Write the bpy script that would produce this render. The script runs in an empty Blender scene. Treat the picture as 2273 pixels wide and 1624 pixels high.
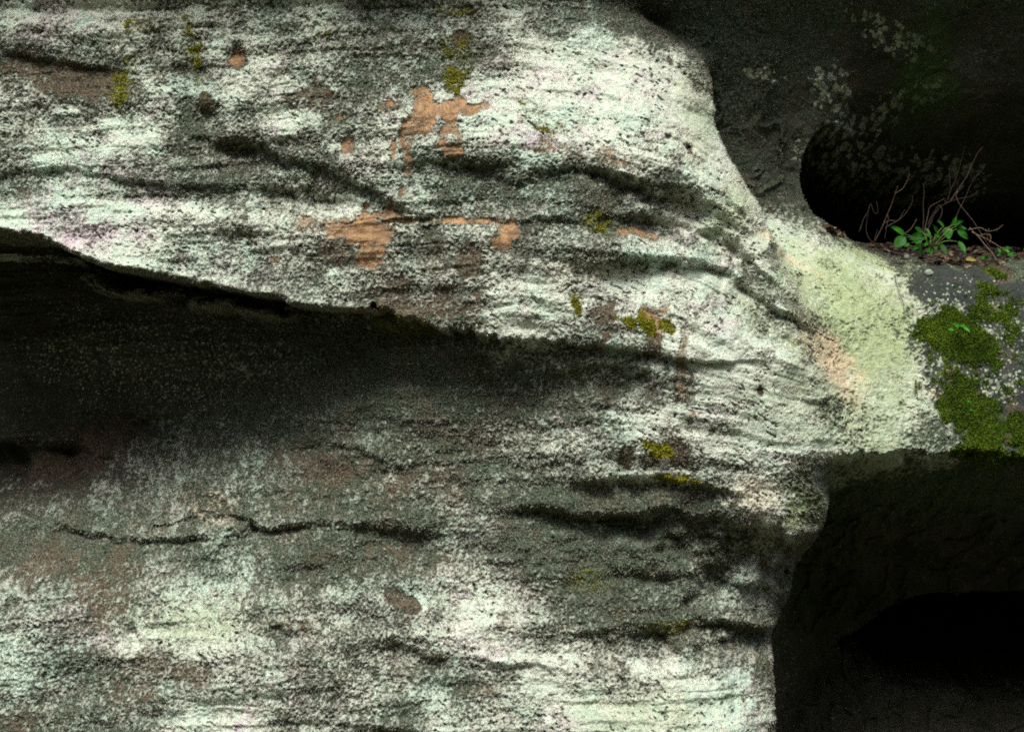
import bpy, math, random
import numpy as np
from mathutils import Vector
random.seed(5)
rng = np.random.default_rng(5)
S = bpy.context.scene
COL = S.collection

# ------------------------------------------------------------------ camera, sky, sun, exposure
CAM_D = 6.0                       # metres from the lens to the rock's reference plane (y = 0)
K = 757.7                         # measured units of the survey sketch per metre on that plane
CX, CY = 1136.5, 812.0
cam = bpy.data.objects.new('camera', bpy.data.cameras.new('camera'))
COL.objects.link(cam); S.camera = cam
cam.location = (0, -CAM_D, 0); cam.rotation_euler = (math.radians(90), 0, 0)
cam.data.sensor_width = 36; cam.data.lens = 36 * CAM_D / (2273 / K)
cam.data.clip_start = 0.05; cam.data.clip_end = 500
W = bpy.data.worlds.new('World'); S.world = W; W.use_nodes = True
SUN_EL, SUN_AZ = 58, -12          # degrees; azimuth measured from behind the camera, minus = to the left
nt = W.node_tree; bg = nt.nodes['Background']
sky = nt.nodes.new('ShaderNodeTexSky'); sky.sky_type = 'NISHITA'; sky.sun_disc = False
sky.sun_elevation = math.radians(SUN_EL); sky.sun_rotation = math.radians(180 + SUN_AZ * -1)
sky.dust_density = 4.0; sky.air_density = 0.7
nt.links.new(sky.outputs[0], bg.inputs[0]); bg.inputs[1].default_value = 0.10
sd = bpy.data.lights.new('sun', 'SUN'); sd.energy = 2.3; sd.angle = math.radians(24); sd.color = (1.0, 0.97, 0.92)
sun = bpy.data.objects.new('sun', sd); COL.objects.link(sun)
az, el = math.radians(SUN_AZ), math.radians(SUN_EL)
sdir = Vector((math.sin(az) * math.cos(el), -math.cos(az) * math.cos(el), math.sin(el)))
sun.rotation_euler = sdir.to_track_quat('Z', 'Y').to_euler()
S.view_settings.view_transform = 'Standard'; S.view_settings.look = 'None'
S.view_settings.gamma = 1; S.view_settings.exposure = 0.68
S.cycles.max_bounces = 5; S.cycles.diffuse_bounces = 3
S.cycles.use_denoising = False; S.cycles.filter_width = 1.9

# ------------------------------------------------------------------ helpers
def tag(o, label=None, cat=None, group=None, kind=None):
    if label: o['label'] = label
    if cat: o['category'] = cat
    if group: o['group'] = group
    if kind: o['kind'] = kind
    return o
def at(px, py, d=0.0):            # sketch point at depth d -> world point
    f = (CAM_D + d) / CAM_D
    return Vector(((px - CX) / K * f, d, (CY - py) / K * f))
def sst(a, b, v):
    t = np.clip((v - a) / (b - a), 0, 1); return t * t * (3 - 2 * t)
def lerp(a, b, t): return a + (b - a) * t
def pl(v, pts):                    # piecewise-linear through (v, value) points, softened by cosine
    xs = [p[0] for p in pts]; ys = [p[1] for p in pts]
    return np.interp(v, xs, ys)
def noise(x, z, sc, seed, sx=1.0):
    """smooth value noise 0..1, feature size sc (sketch units), stretched sx times along x"""
    r = np.random.default_rng(seed); T = r.random((256, 256)).astype(np.float32)
    u = x / (sc * sx) + 1000.37; v = z / sc + 1000.71
    iu = np.floor(u).astype(np.int32); iv = np.floor(v).astype(np.int32)
    fu = (u - iu).astype(np.float32); fv = (v - iv).astype(np.float32)
    fu = fu * fu * (3 - 2 * fu); fv = fv * fv * (3 - 2 * fv)
    i0 = iu & 255; i1 = (iu + 1) & 255; j0 = iv & 255; j1 = (iv + 1) & 255
    a = T[j0, i0]; b = T[j0, i1]; c = T[j1, i0]; d = T[j1, i1]
    return (a + (b - a) * fu) * (1 - fv) + (c + (d - c) * fu) * fv
def fbm(x, z, sc, seed, oc=4, sx=1.0, gain=0.5):
    t = 0; a = 1; n = 0
    ca, sa = math.cos(0.6), math.sin(0.6)
    for k in range(oc):
        t = t + a * noise(x + 37 * k, z - 61 * k, sc / 2 ** k, seed * 31 + k, sx); n += a; a *= gain
        if sx == 1.0: x, z = x * ca - z * sa, x * sa + z * ca
    return t / n
def worley(x, z, sc, seed):
    r = np.random.default_rng(seed); J = r.random((256, 256, 3)).astype(np.float32)
    u = x / sc + 1000.3; v = z / sc + 1000.6
    iu = np.floor(u).astype(np.int32); iv = np.floor(v).astype(np.int32)
    best = np.full(u.shape, 9, np.float32); idv = np.zeros(u.shape, np.float32)
    for a in (-1, 0, 1):
        for b in (-1, 0, 1):
            j = J[(iv + b) & 255, (iu + a) & 255]
            d = (iu + a + j[..., 0] - u) ** 2 + (iv + b + j[..., 1] - v) ** 2
            m = d < best; best = np.where(m, d, best); idv = np.where(m, j[..., 2], idv)
    return np.sqrt(best), idv

# ------------------------------------------------------------------ the shape of the rock, as depth (m) over sketch units p, q
BX = [(-400,1330),(-60,1400),(0,1440),(60,1510),(100,1565),(150,1580),(260,1582),(320,1596),(370,1620),(420,1650),(470,1682),(520,1702),
      (600,1740),(700,1800),(900,1840),(1000,1845),(1100,1832),(1180,1812),(1260,1778),(1330,1750),(1400,1712),(1480,1698),(2200,1694)]
BW = [(-60,120),(0,100),(80,70),(125,20),(500,20),(600,150),(1000,150),(1110,80),(1190,16),(2200,14)]
EX = [(190,2050),(212,1930),(225,1880),(260,1832),(310,1792),(360,1768),(400,1761),(450,1767),(490,1791),(512,1850),(528,1930),(540,2400)]
# crevices and small overhangs: points (p, q, depth of the undercut in m), width of the lip, length of the return
LEDGES = [
 ([(-300,500,.56),(0,508,.60),(60,518,.62),(240,590,.60),(400,612,.53),(600,655,.42),(750,680,.32),(900,698,.19),(1000,733,.14),(1150,748,.11),(1250,752,.07),(1500,790,.04),(1700,800,0)], 9, 640),
 ([(-300,498,.02),(0,506,.03),(100,530,.06),(240,585,.07),(400,608,.06),(600,652,.04),(800,690,.0)], 12, 60),
 ([(330,285,0),(430,288,.02),(500,305,.05),(570,322,.055),(630,352,.055),(700,358,.055),(780,382,.045),(850,425,.035),(900,465,.02),(960,480,0)], 26, 130),
 ([(-50,372,.02),(150,372,.03),(300,388,.03),(450,400,.04),(600,408,.04),(700,425,.03),(860,450,0)], 18, 75),
 ([(-50,438,-.01),(300,448,-.015),(560,462,-.018),(700,480,-.02),(1100,490,-.01),(1200,500,0)], 30, 60),
 ([(-50,85,.0),(20,92,.02),(80,108,.03),(200,135,.02),(280,150,0)], 16, 90),
 ([(860,330,0),(950,338,.04),(1060,345,.05),(1150,345,.045),(1250,352,.05),(1350,368,.07),(1430,388,.08),(1500,402,.08),(1580,450,.07),(1650,512,.05),(1700,560,.02),(1760,620,0)], 40, 190),
 ([(1000,470,0),(1150,485,.02),(1250,478,.03),(1400,470,.03),(1500,480,.035),(1600,520,.04),(1680,590,.04),(1760,650,.03),(1850,730,.01),(1950,800,0)], 22, 90),
 ([(1200,565,0),(1300,572,.025),(1450,572,.04),(1560,590,.05),(1650,630,.055),(1740,690,.045),(1850,750,.02),(1950,810,0)], 26, 120),
 ([(640,490,0),(700,486,.012),(880,492,.015),(1100,488,.012),(1140,500,0)], 8, 90),
 ([(1000,770,0),(1100,775,.03),(1200,800,.05),(1330,790,.05),(1420,815,.03),(1480,840,0)], 22, 110),
 ([(560,1010,0),(700,990,.02),(780,1005,.03),(850,1040,.01),(1000,1010,0)], 16, 90),
 ([(1130,1075,0),(1230,1060,.03),(1380,1045,.04),(1440,1042,.055),(1500,1052,.06),(1560,1062,.04),(1620,1080,.02),(1700,1090,0)], 26, 120),
 ([(1080,1120,0),(1200,1118,.045),(1350,1128,.08),(1500,1120,.10),(1600,1128,.11),(1650,1140,.13),(1690,1142,.13),(1720,1135,.11),(1745,1175,.12),(1780,1178,.11),(1812,1168,.07),(1850,1170,0)], 30, 260),
 ([(1400,1210,0),(1520,1200,.03),(1620,1190,.07),(1720,1180,.10),(1850,1180,.11)], 110, 440),
 ([(1250,1365,0),(1350,1362,.04),(1450,1358,.07),(1560,1368,.08),(1650,1378,.07),(1700,1390,.04),(1760,1400,0)], 34, 130),
 ([(-100,1172,.035),(0,1178,.045),(150,1196,.04),(300,1210,.045),(430,1198,.04),(540,1172,.045),(700,1152,.035),(900,1166,.03),(1000,1180,0)], 26, 150),
 ([(200,1165,0),(300,1180,.02),(400,1160,.035),(520,1150,.03),(560,1150,0)], 12, 40),
 ([(-300,985,.12),(0,1000,.12),(90,1010,.08),(170,1030,.03),(230,1060,0)], 30, 120),
 ([(60,930,0),(140,922,.04),(230,925,.045),(320,935,.02),(380,950,0)], 20, 60),
 ([(560,1400,0),(620,1390,.02),(700,1400,.025),(760,1405,0)], 14, 70),
 ([(830,1430,0),(880,1425,.02),(960,1430,.025),(1100,1440,.02),(1200,1450,.02),(1300,1455,0)], 18, 80),
 ([(560,1570,0),(650,1565,.02),(800,1575,.03),(900,1590,.03),(1000,1600,0)], 18, 90),
 ([(1760,880,0),(1830,870,.03),(1890,885,.05),(1940,905,.03),(1980,920,0)], 20, 110),
 ([(1700,590,0),(1790,600,.02),(1860,610,.03),(1930,600,.02),(2000,640,0)], 14, 60),
 ([(1520,1285,0),(1600,1270,.03),(1680,1290,.04),(1760,1300,.0)], 24, 90),
]
def shape(p, q, detail=True):
    wn = fbm(p, q, 150, 3, 4) - .5
    wn2 = fbm(p, q, 30, 4, 3) - .5
    # left / middle body: leans back a little, with a swelling rib on its right
    y = pl(q, [(-1200,-.35),(-350,-.22),(-120,.0),(0,.10),(250,.05),(500,-.02),(760,-.05),(1100,-.02),(1350,-.05),(1624,-.16),(2300,-.5)])
    rib = np.exp(-((p - lerp(1400, 1560, sst(300, 900, q))) / 330) ** 2)
    y = y - .13 * rib * sst(-50, 350, q) + .05 * sst(900, 0, p)
    # the rib turns away before its edge
    bx = pl(q, BX) + 14 * wn2
    s = p - bx
    y = y + pl(q, [(-200,.3),(0,.30),(100,.22),(300,.17),(500,.10),(620,.0),(1000,.0),(1100,.1),(1250,.20),(1400,.18),(1500,.12),(2200,.14)]) * np.exp(np.minimum(s, 0) / pl(q, [(0,120),(200,75),(1000,80),(1250,110),(1450,80),(2000,60)]))
    for pts, wi, wr in LEDGES:
        ps = [a[0] for a in pts]
        if 'mask' and (p.max() < ps[0] or p.min() > ps[-1]): continue
        A = np.interp(p, ps, [a[2] for a in pts], left=pts[0][2] if ps[0] < -40 else 0, right=0)
        line = np.interp(p, ps, [a[1] for a in pts])
        big = max(a[2] for a in pts) > .3
        sd = (q - line) + (50 if not big else 26) * wn + (16 if not big else lerp(12, 60, sst(500, 1000, p) * sst(1350, 1200, p))) * wn2
        ret = np.clip(1 - (sd - wi) / wr, 0, 1)
        if big:
            ret = 1 - sst(np.interp(p, [0, 200, 420, 1000, 1500], [540, 380, 230, 70, 50]), np.interp(p, [0, 200, 420, 1000, 1500], [880, 800, 800, 760, 700]), sd)
            win = sst(90, 150, p) * sst(330, 270, p) + sst(350, 420, p) * sst(660, 560, p)
            y = y - .36 * win * np.exp(-((sd - 58 + .05 * (p - 100) * (p < 360) + .085 * (p - 350) * (p > 360) + 30 * wn2) / 8) ** 2)
        else: ret = ret * ret * (3 - 2 * ret)
        if not big: wi = wi * .85; A = A * .76
        lipk = .04 if big else .22
        if not big: A = A * (.5 + .75 * sst(.30, .62, fbm(p, q, 70, len(pts) * 7 + int(pts[1][0]) % 97, 3)))
        y = y + A * (sst(0, wi, sd) * ret - lipk * np.exp(-(np.minimum(sd, 0) / (wi * 1.6)) ** 2) * (sd < 0) - lipk * np.exp(-(np.maximum(sd, 0) / (wi * .5)) ** 2) * (sd >= 0))
    # right side: hollow above, sloping shoulder, hollow below
    P1 = [(-1200,-.2),(-400,-.1),(-150,.25),(0,.40),(150,.46),(350,.50),(450,.42),(520,.31),(600,.19),(700,.1),(850,.03),(950,-.03),(1005,-.05),(1024,-.01),(1060,.2),(1150,.42),(1300,.85),(1500,1.1),(1650,.95),(1800,.75),(2300,.5)]
    P2 = [(-1200,-.2),(-400,-.1),(-150,.3),(0,.48),(150,.62),(350,1.1),(500,1.0),(525,.72),(588,.26),(600,.23),(650,.17),(760,.1),(900,.03),(1005,-.02),(1022,.02),(1060,.2),(1150,.42),(1300,.85),(1500,1.1),(1650,.95),(1800,.75),(2300,.5)]
    qq = q + 16 * wn + 8 * wn2 + (40 * wn + 22 * wn2) * sst(930, 1010, q)
    r = lerp(pl(qq, P1), pl(qq, P2), sst(1850, 2060, p))
    r = r - .10 * sst(150, -250, p - 1740) * sst(560, 420, q)
    cave = sst(1060, 1180, q)
    r = lerp(r, np.minimum(r, lerp(.30, 1.0, sst(1680, 1930, p + 10 * wn))), cave)
    ex = pl(q, EX) + 10 * wn2
    inl = sst(0, 16, p - ex)
    top = 222 + .12 * np.maximum(p - 1880, 0) + 20 * wn
    h1 = inl * (.40 * sst(0, 28, q - top) * sst(2010, 1880, p) + 2.3 * sst(60, 330, q - top)) * sst(540, 528, q)
    e2 = np.sqrt(((p - 2480) / 430) ** 2 + ((q - 1540) / np.where(q < 1540, 135, 110)) ** 2) + .5 * wn + .12 * wn2
    h2 = 2.4 * sst(1.25, .66, e2)
    r = r + h1 + h2
    b = sst(0, 1, s / pl(q, BW) + .5 * sst(25, 120, pl(q, BW)))
    y = lerp(y, r, b)
    damp = 1 - .6 * b
    # weathering: swells, bedding, knobs
    y = y + damp * (.16 * (fbm(p, q, 420, 11, 3) - .5) + .042 * (fbm(p, q, 130, 12, 4) - .5))
    qs = q - np.interp(p, [0, 1150, 1350, 1500, 1600, 1700, 1900, 2100], [0, -20, 10, 55, 110, 195, 350, 420]) * sst(1120, 700, q) + .04 * p
    bed = fbm(p, qs + 22 * wn, 52, 13, 3, sx=7.0); bed2 = fbm(p, qs + 16 * wn + 4 * wn2, 19, 14, 3, sx=9.0); bed2 = np.abs(bed2 - .5) * 2
    calm = 1 - .6 * sst(1450, 1700, p) * sst(1120, 1000, q) * sst(380, 560, q)
    y = y + calm * damp * .020 * (fbm(p, qs + 22 * wn, 27, 19, 3, sx=9.0) - .5)
    y = y + calm * damp * (.042 * (bed - .5) - .0055 * sst(.0, .6, bed2) * sst(.35, .6, fbm(p, q, 160, 15, 2))) + damp * .014 * (fbm(p, q, 48, 16, 3) - .5)
    y = y + b * sst(.2, .5, r) * (.10 * (fbm(p, q, 110, 17, 4) - .5) - .02 * sst(.06, .0, np.abs(fbm(p + .4 * q, q, 90, 18, 3) - .5)))
    # round pits left by fallen nodules
    for cx, cy, rr, dd in [(515,118,24,.018),(1525,332,11,.012),(1673,866,13,.015),(1493,122,8,.01),(545,1182,15,.05),(1018,70,18,.012),(448,215,22,-.03),(510,230,45,-.03)]:
        y = y + dd * np.exp(-(((p - cx) ** 2 + (q - cy) ** 2) / rr ** 2) ** 1.5)
    return y

# ------------------------------------------------------------------ survey grid (dense where the photo looks, coarse beyond)
def axis(a, b, step, lo, hi):
    mid = np.arange(a, b + step, step)
    l = [a]; st = step
    while l[-1] > lo: st *= 1.12; l.append(l[-1] - st)
    h = [mid[-1]]; st = step
    while h[-1] < hi: st *= 1.12; h.append(h[-1] + st)
    return np.concatenate([np.array(l[1:])[::-1], mid, np.array(h[1:])])
STEP = 1.6
gp = axis(-60, 2620, STEP, -1600, 4300).astype(np.float64)     # to the right the far hollows need a wider dense part
gq = axis(-130, 1760, STEP, -1700, 2700).astype(np.float64)
Pg, Qg = np.meshgrid(gp, gq)
# ------------------------------------------------------------------ growth on the rock: cover of pale lichen, lowered too for shade in the recess (one digit per 10 cm or so, 0 bare .. 9 full)
COVER = """
6775655764446443211000000
3325566544436888641000000
6355556745578878999200000
5775445567678888699300000
4654345544645446579710000
8777667667554434788851000
7777665455666557887888212
1235666544448756665678643
1222222223448656886778624
1122222222343445799877513
1223334333345656688756511
1344444333445678557467531
3444443333354344578732000
1225545444465433466521000
5545775556566643465310000
7657876656677654454200000
7645567565446766774100000
4445887664766888886100000
"""
cov = np.array([[int(c) for c in l] for l in COVER.split()], float) / 9.0
cov[8:10, 8:15] *= .8; cov[10:14, 6:14] *= .85; cov[13:18, 0:10] *= .80; cov[11:15, 12:18] *= .85; cov[6:9, 18:23] *= .9; cov[12:16, 13:18] *= .74; cov[12:14, 17:20] *= .8; cov[9:11, 20:22] = np.maximum(cov[9:11, 20:22], .75)  # recess and lower wall digits cut to put their shading into the colour
def cover(p, q):
    wp = 70 * (fbm(p, q, 90, 21, 4) - .5) * 2; wq = 50 * (fbm(p, q, 80, 22, 4) - .5) * 2
    u = np.clip((p + wp) * 1.1 / 100 - .5, 0, 23.999); v = np.clip((q + wq) * 1.1 / 100 - .5, 0, 16.999)
    i = u.astype(int); j = v.astype(int); fu = u - i; fv = v - j
    fu = fu * fu * (3 - 2 * fu); fv = fv * fv * (3 - 2 * fv)
    return (cov[j, i] * (1 - fu) + cov[j, i + 1] * fu) * (1 - fv) + (cov[j + 1, i] * (1 - fu) + cov[j + 1, i + 1] * fu) * fv
# patches: kind, p, q, half width, half height, turn (deg), strength, softness
# o orange bare stone, b brown bare stone, m green moss, y yellow-green moss, d dark growth and painted shade under lip and ledges, w white crust, r rosy lichen, k mint lichen, l lime film, t tan dust
PATCH = [
 ('o',940,255,45,62,-10,1,.25),('o',905,300,20,60,5,1,.2),('o',1000,330,42,22,25,1,.25),('o',960,235,80,22,0,.9,.3),('o',1055,240,30,12,-25,1,.25),('o',1000,290,30,20,0,.9,.3),
 ('o',875,340,8,30,0,.9,.3),('o',905,345,14,40,0,.9,.3),('o',895,430,16,14,0,.8,.4),('o',1015,300,12,40,-20,.8,.3),
 ('o',513,118,18,19,0,1,.15),('b',513,118,25,26,0,.9,.3),('b',670,210,55,22,0,.9,.35),('b',690,232,28,14,0,.9,.4),('b',447,222,15,26,-10,1,.2),('b',1018,70,17,20,0,1,.25),
 ('o',730,500,60,18,5,.75,.5),('o',835,520,42,48,20,1,.25),('o',810,575,22,22,0,1,.25),('b',740,555,34,36,0,.9,.4),('o',1130,520,16,32,15,.95,.25),('o',1100,545,14,12,0,.9,.3),('o',960,492,150,6,0,.7,.5),('o',1050,495,50,6,0,.8,.5),
 ('b',1040,600,42,75,8,.95,.35),('b',1010,670,75,35,10,.85,.4),('b',900,690,70,22,5,.8,.5),('b',950,560,90,60,0,.45,.8),('b',1055,680,30,40,0,.8,.4),
 ('o',1335,355,38,22,10,.9,.3),('b',1400,370,50,12,15,.8,.5),('o',1245,335,55,16,5,.5,.6),('r',1180,322,90,22,5,.8,.5),('o',1430,525,40,12,12,.95,.3),('o',1385,520,20,8,0,.7,.4),
 ('b',1335,700,40,30,-30,.8,.35),('o',1440,705,28,30,0,.9,.3),('b',1440,770,16,30,0,.95,.3),('b',1340,745,14,22,0,.95,.3),('o',1500,800,9,85,3,.6,.45),('o',1520,905,8,60,0,.5,.5),
 ('b',1480,980,22,40,-25,.7,.4),('b',1500,1010,20,30,0,.8,.3),('b',1390,1015,20,26,20,.8,.35),('b',1430,1020,16,20,0,.7,.35),('b',1440,880,34,14,30,.6,.4),
 ('o',770,325,14,24,10,.8,.35),('o',752,258,8,8,0,.8,.4),('o',550,520,22,14,20,.5,.5),('o',700,300,10,8,0,.6,.4),('o',610,575,24,14,0,.5,.5),('o',545,485,12,8,0,.5,.5),
 ('b',150,165,85,42,10,1,.35),('b',50,135,55,30,10,.85,.5),('d',200,175,45,35,0,.7,.5),
 ('y',425,120,22,70,-12,.75,.6),('y',255,190,24,50,0,.6,.6),('y',290,35,60,18,0,.5,.6),('y',265,115,25,30,0,.3,.6),('y',1000,165,34,28,0,.75,.5),('y',1010,95,30,30,0,.5,.6),('y',1010,10,40,12,0,.6,.6),('y',700,50,40,40,-20,.3,.7),
 ('y',1275,675,13,34,-8,1,.3),('y',1385,716,32,12,20,.9,.4),('y',1422,722,16,24,-30,1,.4),('y',1474,726,14,24,-25,1,.4),('o',1446,708,16,22,0,.9,.4),('y',1455,992,26,15,10,1,.35),('y',1490,1055,50,8,5,.85,.5),('y',1320,505,28,24,0,.6,.5),('y',1225,285,30,26,30,.5,.6),('y',1180,250,60,26,20,.35,.7),('y',1420,610,30,12,0,.3,.6),('y',1290,830,40,20,0,.4,.6),
 ('y',1300,1280,60,20,0,.4,.6),('y',1470,1380,60,16,0,.45,.6),('y',865,720,95,34,12,.45,.6),
 ('b',860,640,90,28,10,.5,.6),('b',740,270,70,24,0,.45,.6),
 ('b',120,1000,130,60,5,.9,.6),('b',30,1060,120,50,0,.9,.5),('b',430,1115,70,20,20,.45,.7),('t',440,1130,60,38,20,.8,.5),('t',480,1150,40,14,0,.8,.5),
 ('b',900,1330,45,16,38,.9,.3),('b',870,1320,20,10,50,.9,.3),('b',660,1380,70,26,5,.5,.6),('b',430,1490,42,22,0,.85,.4),('b',330,1510,70,70,0,.55,.6),('b',230,1300,60,90,10,.7,.6),('b',100,1250,160,50,5,.55,.7),('b',300,1180,140,50,0,.4,.7),
 ('b',1030,1500,90,34,0,.6,.6),('b',950,1560,80,30,0,.5,.7),('b',1115,1365,16,26,0,.8,.4),('b',1360,1450,26,40,0,.6,.5),('b',700,1050,200,70,5,.6,.8),('b',900,1060,160,60,0,.45,.8),('b',850,1230,220,50,-5,.5,.8),('b',1250,1080,80,40,0,.5,.7),('b',1420,1095,120,26,0,.5,.7),('b',630,1500,12,60,0,.5,.5),('b',60,1590,60,40,0,.5,.6),
 ('r',1160,1200,70,36,25,.9,.45),('r',1120,1240,40,60,0,.6,.6),('r',1235,915,36,26,20,.8,.5),('r',1200,870,40,30,0,.4,.6),('r',180,530,110,50,20,.75,.7),('r',300,520,60,50,0,.6,.7),('r',90,60,90,60,0,.55,.7),('r',330,400,160,40,4,.65,.7),('r',870,240,30,40,0,.7,.5),('r',1010,240,26,50,0,.6,.5),('r',560,600,70,30,20,.6,.7),('r',1130,170,200,90,0,.25,.8),('r',555,1590,16,40,10,.9,.4),('r',180,1460,90,80,0,.5,.8),('r',1640,690,80,60,0,.35,.8),('r',600,345,160,40,10,.3,.8),('r',1080,1430,70,30,0,.4,.7),('r',430,640,100,30,15,.4,.7),
 ('k',170,60,50,50,0,.9,.6),('k',420,180,60,40,20,.8,.6),('k',600,30,50,50,-20,.8,.6),('k',250,380,160,90,0,.5,.8),('k',100,460,200,40,3,.6,.7),('k',490,560,110,60,10,.6,.8),('k',900,340,60,40,0,.4,.7),('k',640,380,60,30,0,.9,.6),('k',1180,400,110,50,10,.9,.6),('k',1000,430,60,60,0,.5,.7),('k',1500,590,140,26,8,.8,.6),('k',1050,270,60,16,0,.7,.6),
 ('k',450,1250,150,60,5,.9,.7),('k',330,950,260,60,0,.9,.8),('k',560,1000,160,60,0,.7,.8),('k',120,1180,150,60,0,.9,.8),('k',1010,1170,60,40,0,.9,.6),('k',1050,1030,90,20,20,.9,.6),('k',930,880,150,40,0,.8,.7),('k',60,1480,120,90,0,.8,.8),('k',400,1350,130,60,0,.5,.8),('k',1320,30,70,60,30,.9,.6),('k',1560,1280,90,90,0,.6,.8),('k',1600,1500,80,120,0,.5,.8),('k',1400,1200,160,60,0,.7,.7),('k',200,600,90,20,15,.9,.6),('k',960,1540,60,60,0,.6,.7),('k',280,930,110,24,0,.9,.6),('k',1830,1100,90,60,0,.8,.8),
 ('l',1900,640,200,90,25,.9,.7),('l',1990,560,140,50,30,.9,.6),('l',1800,700,90,50,30,.6,.7),('l',1850,850,120,70,40,.6,.7),('l',1900,960,120,40,10,.6,.7),('l',1560,230,60,140,15,.45,.8),('l',1640,450,50,100,30,.5,.8),('l',1780,1130,50,50,0,1,.5),('l',1770,1080,30,40,0,.8,.5),('l',1720,900,80,60,20,.3,.8),('l',2050,880,90,120,20,.35,.8),('l',450,1380,130,40,0,.45,.8),('l',1420,1560,160,50,0,.4,.8),
 ('t',1840,800,40,80,-38,1,.6),('t',1790,740,30,50,-30,.6,.6),('t',2110,600+285,34,24,30,.9,.5),('t',1660,1090,60,40,0,.5,.7),('t',1300,600,90,30,0,.3,.8),('t',1760,560,80,12,30,.7,.5),
 ('b',1525,332,8,14,-10,1.2,.3),('b',1673,866,9,17,-20,1.2,.3),('b',1493,122,10,8,20,1.1,.4),('d',1500,405,60,14,20,.5,.6),('l',1680,700,120,40,35,.4,.8),('l',1900,860,120,150,25,.6,.8),('w',1620,860,150,110,25,.8,.6),('w',1600,760,110,60,20,.7,.6),('w',1580,960,110,40,10,.7,.6),('w',1350,130,130,60,20,.6,.6),('w',1250,260,110,40,0,.6,.6),('w',1500,450,120,16,22,.7,.6),('w',1700,950,60,60,0,.6,.6),('w',1380,650,110,50,10,.5,.6),('w',1440,240,120,100,20,.5,.7),('w',1540,300,50,130,-12,.6,.6),('w',1440,360,160,14,18,.9,.5),('w',1130,300,110,18,5,.8,.5),('w',1170,640,60,80,0,.7,.5),('w',1120,690,50,30,0,.8,.4),('w',1600,820,120,90,20,.7,.6),('w',1570,920,110,50,0,.7,.6),('w',1250,180,130,90,0,.4,.7),('w',590,150,30,130,-20,.6,.6),('w',300,460,320,14,3,.7,.5),('w',500,270,40,16,0,.8,.4),('w',130,235,30,10,0,1,.3),('w',620,270,40,50,20,.6,.6),('w',800,545,12,22,0,1,.3),('w',1580,1000,80,40,30,.5,.6),('w',1700,1100,90,24,20,.7,.5),('w',1280,1440,90,26,0,.6,.6),('w',1500,1570,180,60,15,.8,.6),('w',980,1560,34,50,0,.8,.5),('w',470,1580,90,50,0,.7,.6),('w',400,1420,200,20,0,.6,.6),('w',1100,1340,80,40,0,.3,.7),('w',1650,600,90,20,25,.5,.6),
 ('d',820,110,130,90,0,.45,.8),('d',960,150,50,30,0,.7,.6),('d',740,190,80,90,0,.3,.8),('d',440,255,50,50,0,.7,.4),('d',520,270,40,36,0,.45,.5),('d',1040,390,150,60,5,.6,.6),('d',1300,410,170,45,10,.65,.6),('d',1430,430,60,40,0,.6,.5),('d',560,330,140,36,15,.5,.6),('d',420,380,230,30,5,.35,.7),('d',900,560,120,60,0,.35,.7),('d',1350,580,150,22,5,.55,.6),('d',1560,560,180,14,25,.35,.5),('d',1720,660,120,16,32,.75,.5),('d',1620,610,90,14,22,.4,.5),('d',1150,560,70,40,0,.4,.6),('d',1270,760,80,40,0,.5,.7),('d',1400,830,90,60,20,.6,.7),('d',1100,850,200,80,0,.5,.8),('d',1600,950,60,16,10,.35,.6),('d',1880,930,60,50,30,.55,.7),('d',1860,900,40,18,20,.6,.5),('d',1560,1020,110,12,8,.5,.5),('d',1730,1010,90,10,12,.5,.5),('d',1420,1110,230,40,0,.7,.6),('d',1300,1230,230,70,0,.5,.8),('d',1560,1370,160,26,0,.5,.7),('d',1600,1180,60,60,0,.5,.7),('d',1650,900,40,20,0,.4,.6),('d',1500,1000,40,26,20,.4,.6),('d',1690,1450,16,36,0,.6,.6),('d',1860,580,30,10,20,.6,.5),('d',1570,140,26,16,0,.6,.5),('d',1565,180,26,14,0,.6,.5),('d',140,900,200,60,0,.6,.8),
 ('D',2180,640,130,60,0,1,.3),('D',2200,760,130,130,0,.9,.35),('D',2220,900,110,140,0,1,.3),
 ('m',2130,730,70,38,8,1,.35),('m',2160,760,60,40,20,.9,.4),('m',2160,900,55,60,20,1,.35),('m',2200,960,70,60,20,.9,.4),('m',2230,640,26,14,20,.8,.4),('m',2245,600,24,12,20,.7,.5),('m',2110,880,18,60,10,.8,.5),('m',2150,1000,60,22,5,.7,.5),('m',2210,665,20,20,0,.7,.5),('m',2250,690,40,40,0,.5,.6),('m',2240,1015,60,18,0,.8,.5),('m',2200,840,90,120,0,.42,1.0),('m',2240,700,60,80,0,.45,1.0),('m',2120,800,60,80,0,.4,1.0),
 ('B',2260,790,50,40,0,.45,.8),('B',2262,600,36,30,0,.7,.6),('B',2250,900,30,60,-10,.5,.8),
 ('d',150,630,200,45,10,.8,.5),('d',500,725,260,50,12,.8,.5),('d',850,790,200,50,12,.7,.6),('d',1130,800,150,40,8,.6,.6),  # these darken the stone below the long lip, painting in its shade
 ('d',1490,30,130,55,32,.85,.6),('d',1420,20,90,50,20,.5,.6),('g',2140,110,60,110,10,.9,.7),('g',2180,160,70,50,0,.7,.7),('g',2060,1120,220,70,0,.45,.9),('g',1900,1230,120,200,10,.5,1.0),('w',1950,700,130,160,30,.65,.7),('l',1930,720,150,170,30,1,.7),('w',2000,850,80,120,20,.6,.7),
]
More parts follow.
